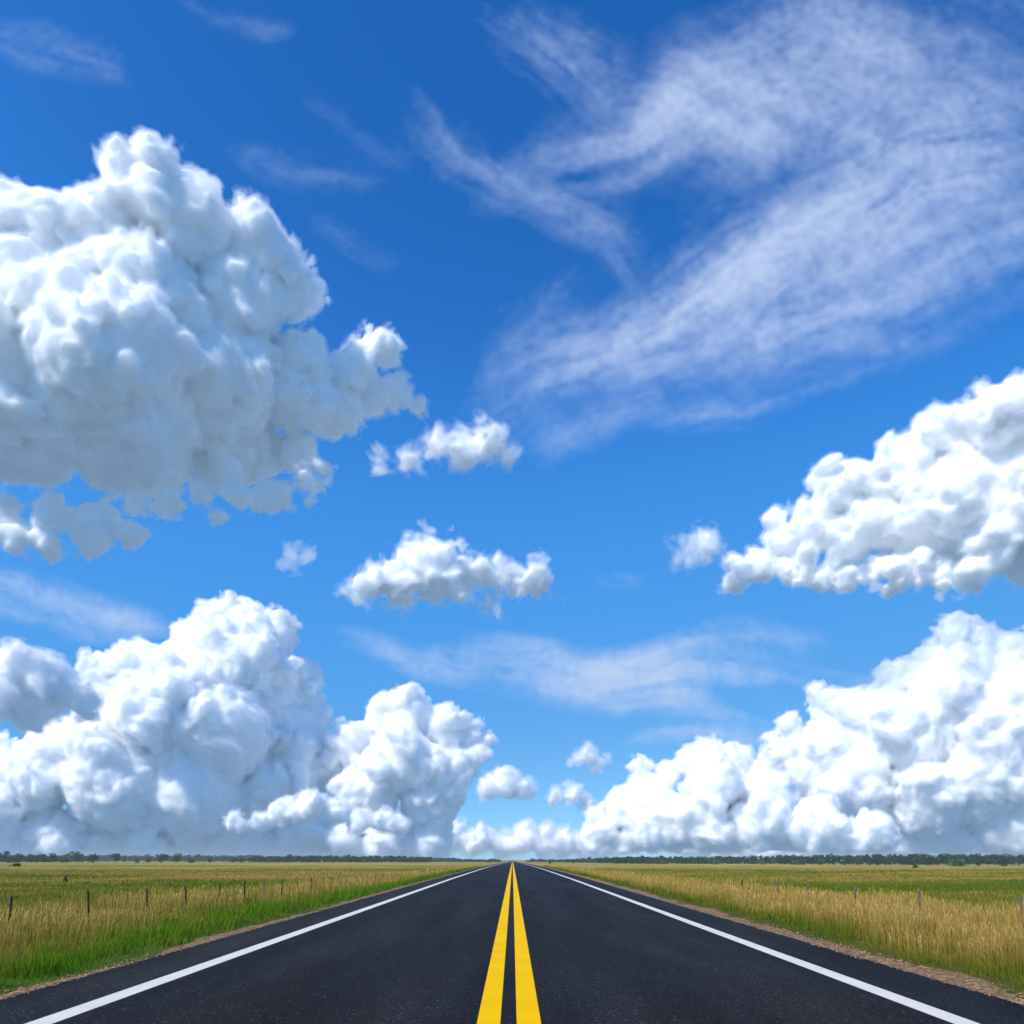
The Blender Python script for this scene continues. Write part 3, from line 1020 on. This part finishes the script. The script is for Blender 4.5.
LEFTP = [(7, 896), (89, 890.5), (147, 888), (186.5, 885.5), (219.5, 883), (244, 880.5), (264, 880), (281.5, 879), (297.5, 877.8), (311.5, 877.3), (322, 877), (332, 876.8),
         (346, 876.3), (356.5, 875.9), (366, 875.5), (375, 875.0), (383, 874.7), (390.5, 874.4), (397, 874.1), (403, 873.8)]
RIGHTP = [(1020, 896), (919, 890), (855, 885.8), (809, 884), (777.5, 881.5), (742, 879.5)]
LLAB = ['dark leaning fence post closest to the left edge of the photo, tallest in its row',
        'dark straight fence post, second along the left row from the left edge',
        'dark thin fence post, third along the left row, base lost in straw grass',
        'dark fence post, fourth along the left row, where the verge widens',
        'dark clear fence post, fifth along the left row, right above the lush green verge',
        'faint brownish fence post, sixth along the left row, in pale grass',
        'dull brown fence post, seventh along the left row above the straw grass',
        'dull brown fence post, eighth along the left row above the straw grass',
        'small dark topped fence post, ninth along the left row',
        'small dark topped fence post, tenth along the left row',
        'small dull fence post, eleventh along the left row',
        'small dull fence post, twelfth along the left row']
RLAB = ['grey weathered fence post cut by the right edge of the photo',
        'pale topped grey fence post, second along the right row from the right edge',
        'pale topped grey fence post, third along the right row, among straw grass',
        'thin brownish fence post, fourth along the right row, among straw grass',
        'thin yellowish fence post, fifth along the right row from the right edge',
        'small dark fence post farthest along the right row']
for sgn, lst, labs in ((-1, LEFTP, LLAB), (1, RIGHTP, RLAB)):
    for i, (px_, py_) in enumerate(lst):
        d = ray(px_, py_)
        k = 10.3 / abs(d[0])
        X, Y, Zt = d * k + np.array([0, 0, CAM_H])
        zb = float(height(X, Y))
        dark = sgn < 0 and i < 5
        rad = (.026 if i < 6 else .026) + (.004 if sgn > 0 else 0)
        o = link('fence_post', post_mesh(DARKW if (dark or (sgn > 0 and i == 5)) else (DARKW if i % 2 else GREYW) if sgn < 0 else GREYW, i + 40 * (sgn > 0), rad, max(Zt - zb, .55)), None, (X, Y, zb))
        tl_ = random.uniform(-2.2, 2.2) if i else (5 if sgn < 0 else 1)
        o.rotation_euler = (R(random.uniform(-2, 2)), R(tl_), random.uniform(0, 6))
        lab = labs[i] if i < len(labs) else 'tiny far fence post where the left row melts into pale grass'
        tag(o, lab, 'fence post', 'fence posts along the left field' if sgn < 0 else 'fence posts along the right field')
# ------------------------------------------------------------------ trees
def leaf_mat(name):
    m = NT(name)
    at = m.n('ShaderNodeVertexColor', dict(layer_name='tint'))
    df = m.n('ShaderNodeBsdfDiffuse', Color=at.outputs[0])
    tl = m.n('ShaderNodeBsdfTranslucent', Color=at.outputs[0])
    mx = m.n('ShaderNodeMixShader', i0=0.25, i1=df.outputs[0], i2=tl.outputs[0])
    return m.out(mx.outputs[0])


LEAF = leaf_mat('tree_leaves')
BARK = wood('tree_bark', (.03, .022, .016), (.09, .07, .05))


def crown_cloud(g, wdt, hgt, low, n, size, lobes=9):
    """leaf clumps in an uneven crown: centres (n,3), clump of each"""
    cen = []
    for _ in range(lobes):
        a, u = g.uniform(0, 6.283), g.uniform(0, 1)
        zz = low + (hgt - low) * (.18 + .70 * u)
        rad = wdt / 2 * (.62 * math.sin(math.pi * min(.95, .25 + .65 * u)) + .05)
        q = g.uniform(.2, 1)
        cen.append((rad * q * math.cos(a), rad * q * math.sin(a), zz, wdt * g.uniform(.17, .30)))
    cen = np.array(cen)
    k = g.integers(0, lobes, n)
    d = g.standard_normal((n, 3))
    d /= np.linalg.norm(d, axis=1)[:, None]
    r = cen[k, 3] * g.uniform(.55, 1.05, n) ** .5
    p = cen[k, :3] + d * r[:, None] * np.array([1, 1, .85])
    p[:, 2] = np.clip(p[:, 2], low * .8, hgt)
    return p, d, k


def leaf_quads(p, d, size, g):
    n = len(p)
    nrm = d + g.standard_normal((n, 3)) * .7
    nrm /= np.linalg.norm(nrm, axis=1)[:, None]
    a = np.cross(nrm, g.standard_normal((n, 3)))
    a /= np.linalg.norm(a, axis=1)[:, None]
    b = np.cross(nrm, a)
    s = size * g.uniform(.6, 1.35, (n, 1))
    V = np.stack([p - a * s, p - b * s * .6, p + a * s, p + b * s * .6], 1)
    return V.reshape(-1, 3), np.arange(4 * n).reshape(-1, 4)


def crown_mesh(name, seed, wdt, hgt, low, n, size, col, lobes=9):
    g = np.random.default_rng(seed)
    p, d, k = crown_cloud(g, wdt, hgt, low, n, size, lobes)
    V, Q = leaf_quads(p, d, size, g)
    me = mesh_np(name, V, Q, None, [LEAF])
    lt = g.uniform(.65, 1.35, lobes)
    c = np.array(col) * lt[k][:, None] * g.uniform(.75, 1.3, (n, 1))
    point_colors(me, np.repeat(c, 4, 0))
    return me


def trunk_mesh(seed, hgt, r):
    g = np.random.default_rng(seed)
    V, Q = [], []

    def limb(p0, p1, r0, r1):
        p0, p1 = np.array(p0, float), np.array(p1, float)
        ax_ = (p1 - p0) / np.linalg.norm(p1 - p0)
        u = np.cross(ax_, [0.3, 1, .2])
        u /= np.linalg.norm(u)
        v = np.cross(ax_, u)
        b = len(V)
        for p, r_ in ((p0, r0), ((p0 + p1) / 2 + g.normal(0, r0 * .4, 3), (r0 + r1) / 2), (p1, r1)):
            for i in range(6):
                t_ = i * math.pi / 3
                V.append(p + (u * math.cos(t_) + v * math.sin(t_)) * r_)
        for k in range(2):
            for i in range(6):
                Q.append((b + k * 6 + i, b + k * 6 + (i + 1) % 6, b + k * 6 + 6 + (i + 1) % 6, b + k * 6 + 6 + i))
    limb((0, 0, -.3), (0, 0, hgt * .4), r, r * .7)
    limb((0, 0, hgt * .38), (g.normal(0, .3), g.normal(0, .3), hgt * .85), r * .68, r * .2)
    for _ in range(4):
        a = g.uniform(0, 6.28)
        z0 = hgt * g.uniform(.28, .5)
        L = hgt * g.uniform(.22, .34)
        limb((0, 0, z0), (L * math.cos(a), L * math.sin(a), z0 + L * .9), r * .4, r * .1)
    return mesh_np('trunk', np.array(V), np.array(Q), None, [BARK])


DARK, MIDG, PALE = (.022, .062, .014), (.050, .115, .020), (.105, .175, .042)
PROTO = {}


def tree(px_, top, width_px, depth, label, col, cat='tree', name='tree', group=None, base_low=.12, n=420):
    """a tree standing on the terrain at picture column px_, its top at picture row top"""
    d = ray(px_, 862)
    Y = depth
    X = d[0] / d[1] * Y
    zb = float(height(X, Y))
    dep = Y
    # height from the picture row of the top
    dt = ray(px_, top)
    hgt = dt[2] / dt[1] * Y + CAM_H - zb
    wdt = width_px * dep / F
    root = bpy.data.objects.new(name, None)
    root.empty_display_size = .5
    root.location = (X, Y, zb)
    COL.objects.link(root)
    tag(root, label, cat, group)
    sd_ = int(abs(px_) * 7) + 3
    link('crown', crown_mesh('crown', sd_, wdt, hgt, hgt * base_low, n, max(.28, .055 * max(wdt, hgt)), col), root)
    link('trunk', trunk_mesh(sd_, hgt, .028 * hgt + .03), root)
    return root


GL = 'trees along the left field edge'
GR = 'trees along the right field edge'
for a in [
    (7, 851.3, 10, 640, 'dark tree topping the hedgerow at the left edge of the photo', DARK),
    (-2, 853.0, 12, 640, 'dark tree at the very left end of the hedgerow, cut by the picture edge', DARK),
    (19, 853.8, 12, 650, 'low dark hedgerow tree just right of the tree that tops the left edge', DARK),
    (31, 854.2, 12, 650, 'dark round hedgerow tree in the middle of the left edge row', DARK),
    (43, 853.8, 12, 650, 'dark hedgerow tree third from the broad pale green tree', DARK),
    (53, 853.6, 11, 650, 'dark hedgerow tree next to a pale bush and the broad tree', DARK),
    (62, 855.5, 9, 640, 'pale green bushy tree tucked against the broad tall tree', PALE),
    (76, 851.8, 18, 630, 'broad tall green tree, largest crown of the left tree line', MIDG),
    (93, 854.8, 16, 640, 'dark low spreading tree directly right of the broad tall tree', DARK),
    (116, 853.8, 13, 660, 'dark tree standing alone before the hazy wood with a sapling beside', DARK),
    (124, 856.5, 5, 660, 'slim sapling at the foot of the lone dark tree', MIDG),
    (137, 858.6, 7, 640, 'small dark bush, first of two lone bushes before the hazy wood', DARK),
    (148, 858.8, 6.5, 640, 'small dark bush, second of two lone bushes before the hazy wood', DARK),
    (162.5, 854.2, 12, 640, 'dark rounded tree, left one of the close pair in the open field', DARK),
    (177, 853.6, 12, 640, 'green tipped taller tree, right one of the close pair in the open field', MIDG),
    (191, 859.6, 8, 650, 'tiny bush right of the close pair of trees', DARK),
    (209.5, 859.3, 7, 680, 'tiny dark tree between the close pair and the far dark clump', DARK),
    (234, 858.0, 8, 760, 'dark tree at the left end of the far clump of five', DARK),
    (243, 858.2, 8, 760, 'dark tree second in the far clump of five', DARK),
    (250, 858.6, 7, 760, 'small dark tree in the middle of the far clump of five', DARK),
    (262, 857.2, 9, 760, 'dark round tree before the long left wood, just past the clump', DARK),
    (289, 857.8, 11, 780, 'dark wide tree before the long left wood', DARK),
    (309, 858.4, 9, 800, 'dark tree low against the long left wood', DARK),
    (357, 858.2, 8, 820, 'dark tree at the middle of the long left wood', DARK),
    (426, 857.6, 6, 820, 'dark narrow tree at the right end of the long left wood', DARK),
    (488.5, 860.6, 4.5, 760, 'tiny dark tree on the left roadside at the road end', DARK),
]:
    tree(*a, group=GL)
for a in [
    (549.5, 861.6, 4, 560, 'tiny dark bush on the right roadside at the road end', DARK),
    (574, 860.6, 5, 640, 'small dark tree by itself right of the road end', DARK),
    (619, 857.2, 10, 720, 'dark tree at the left end of the dense right clump', DARK),
    (627, 857.4, 10, 720, 'dark tree at the right end of the dense right clump', DARK),
    (641, 856.4, 9, 740, 'dark tree between the dense right clump and a gap in the wood', DARK),
    (663, 859.2, 8, 700, 'pale bush at the foot of the right wood beside the gap', PALE),
    (716, 859.6, 9, 690, 'pale olive bush before the middle of the right wood', PALE),
    (761, 859.8, 9, 690, 'pale round bush before the right wood right of the olive bush', PALE),
    (796, 860.0, 9, 690, 'pale bush low in front of the darkest stretch of wood', PALE),
    (858, 857.6, 11, 650, 'mid green rounded tree fronting the right wood', MIDG),
    (906, 856.8, 13, 620, 'big dark round tree of the right wood, left of its twin', DARK),
    (930, 857.0, 13, 620, 'big dark round tree of the right wood, right of its twin', DARK),
    (957, 860.0, 24, 600, 'wide pale green bush row before the right wood', PALE),
    (980, 858.0, 10, 610, 'dark tree between two pale bushes at the right', DARK),
    (1003, 857.0, 14, 600, 'dark rounded tree near the right edge of the photo', DARK),
    (1018, 857.6, 9, 600, 'mid green tree at the right edge of the photo', MIDG),
]:
    tree(*a, group=GR)
tree(15.5, 864.0, 12, 230, 'low dark green bush in the left meadow before the hedgerow', (.04, .10, .015), 'bush', 'bush', base_low=0.0, n=260)
tree(915.5, 864.8, 6, 300, 'small round bush in the right meadow before the wood', MIDG, 'bush', 'bush', base_low=0.0, n=200)


def forest(name, spans, seed):
    """a far wood that reads as one mass"""
    g = np.random.default_rng(seed)
    Vs, Qs, Cs = [], [], []
    nv = 0
    for (p0, p1, t0, t1, Y0, step, *only) in spans:
        for row in range(1 if only else 3):
            px_ = p0
            while px_ < p1:
                f_ = (px_ - p0) / (p1 - p0)
                Y = Y0 + row * 28 + g.uniform(-10, 10)
                d = ray(px_, 862)
                X = d[0] / d[1] * Y
                zb = float(height(X, Y))
                top = t0 + (t1 - t0) * f_ + g.normal(0, .55) + (1.2 - .6 * row)
                dt = ray(px_, top)
                hgt = max(dt[2] / dt[1] * Y + CAM_H - zb, 1.5)
                w_ = g.uniform(1.1, 2.0) * step * Y / F * 1.0
                n = 100
                p, dd, k = crown_cloud(g, w_, hgt, .02 * hgt, n, 1, 6)
                V, Q = leaf_quads(p, dd, .13 * max(w_, hgt * .6), g)
                Vs.append(V + np.array([X, Y, zb]))
                Qs.append(Q + nv)
                nv += len(V)
                base = [np.array(DARK), np.array((.026, .064, .022)), np.array(MIDG), np.array((.018, .046, .020))][g.choice(4, p=[.4, .3, .12, .18]) if not only else 0]
                lt = g.uniform(.7, 1.3, 6)
                Cs.append(np.repeat(base * g.uniform(.8, 1.2) * lt[k][:, None], 4, 0))
                px_ += step * g.uniform(.6, 1.2)
    me = mesh_np(name, np.concatenate(Vs), np.concatenate(Qs), None, [LEAF])
    point_colors(me, np.concatenate(Cs))
    tag(link(name, me), kind='stuff')


forest('forest', [(-60, 66, 854.6, 854.4, 670, 5, 1), (-60, 70, 855.2, 855.0, 1000, 5), (70, 260, 855.3, 855.3, 1350, 4.5), (255, 430, 855.6, 856.6, 880, 5), (425, 500, 857.6, 860.2, 1150, 4)], 5)
forest('forest', [(528, 620, 860.0, 858.0, 1150, 4), (600, 790, 857.4, 855.6, 860, 5), (780, 1090, 855.2, 853.6, 760, 5.5)], 6)

# a dark boulder in the left meadow
m = NT('dark_stone')
tc = m.n('ShaderNodeTexCoord')
n1 = m.n('ShaderNodeTexNoise', Vector=tc.outputs['Object'], Scale=9.0, Detail=6.0)
c = m.ramp(n1.outputs[0], [(.3, (.008, .007, .006)), (.7, (.035, .03, .027))])
pb = m.n('ShaderNodeBsdfPrincipled', Base_Color=c, Roughness=0.9)
DST = m.out(pb.outputs[0])
d = ray(65.5, 878)
Yb = 66.0
Xb = d[0] / d[1] * Yb
g = np.random.default_rng(2)
import bmesh
bm = bmesh.new()
bmesh.ops.create_icosphere(bm, subdivisions=3, radius=1.0)
for v in bm.verts:
    nn_ = 1 + .22 * math.sin(v.co.x * 3.1 + 1) * math.cos(v.co.y * 2.7) + .12 * math.sin(v.co.z * 5 + v.co.x * 4)
    v.co = Vector((v.co.x * .24, v.co.y * .2, max(v.co.z, -.6) * .13)) * nn_
me = bpy.data.meshes.new('boulder')
bm.to_mesh(me)
bm.free()
me.materials.append(DST)
zb_ = float(height(Xb, Yb))
o = link('boulder', me, None, (Xb, Yb, zb_ + .30))
o.scale = (.75, .75, 2.2)
tag(o, 'small dark rounded boulder showing above the grass of the left meadow', 'boulder')
# ------------------------------------------------------------------ haze
m = NT('haze_air')
pv = m.n('ShaderNodeVolumePrincipled', Color=(0.80, 0.90, 1.0, 1), Density=0.00017, Anisotropy=0.2)
hm = m.out(None, pv.outputs[0])
hm.cycles.homogeneous_volume = True
x0, x1, y0, y1, z0, z1 = -3100, 3100, -80, 3240, -14.5, 16.0
V = [(x, y, z) for x in (x0, x1) for y in (y0, y1) for z in (z0, z1)]
Q = [(0, 1, 3, 2), (4, 6, 7, 5), (0, 4, 5, 1), (2, 3, 7, 6), (0, 2, 6, 4), (1, 5, 7, 3)]
tag(link('haze', mesh_np('haze', np.array(V, float), np.array(Q), None, [hm])), kind='stuff')
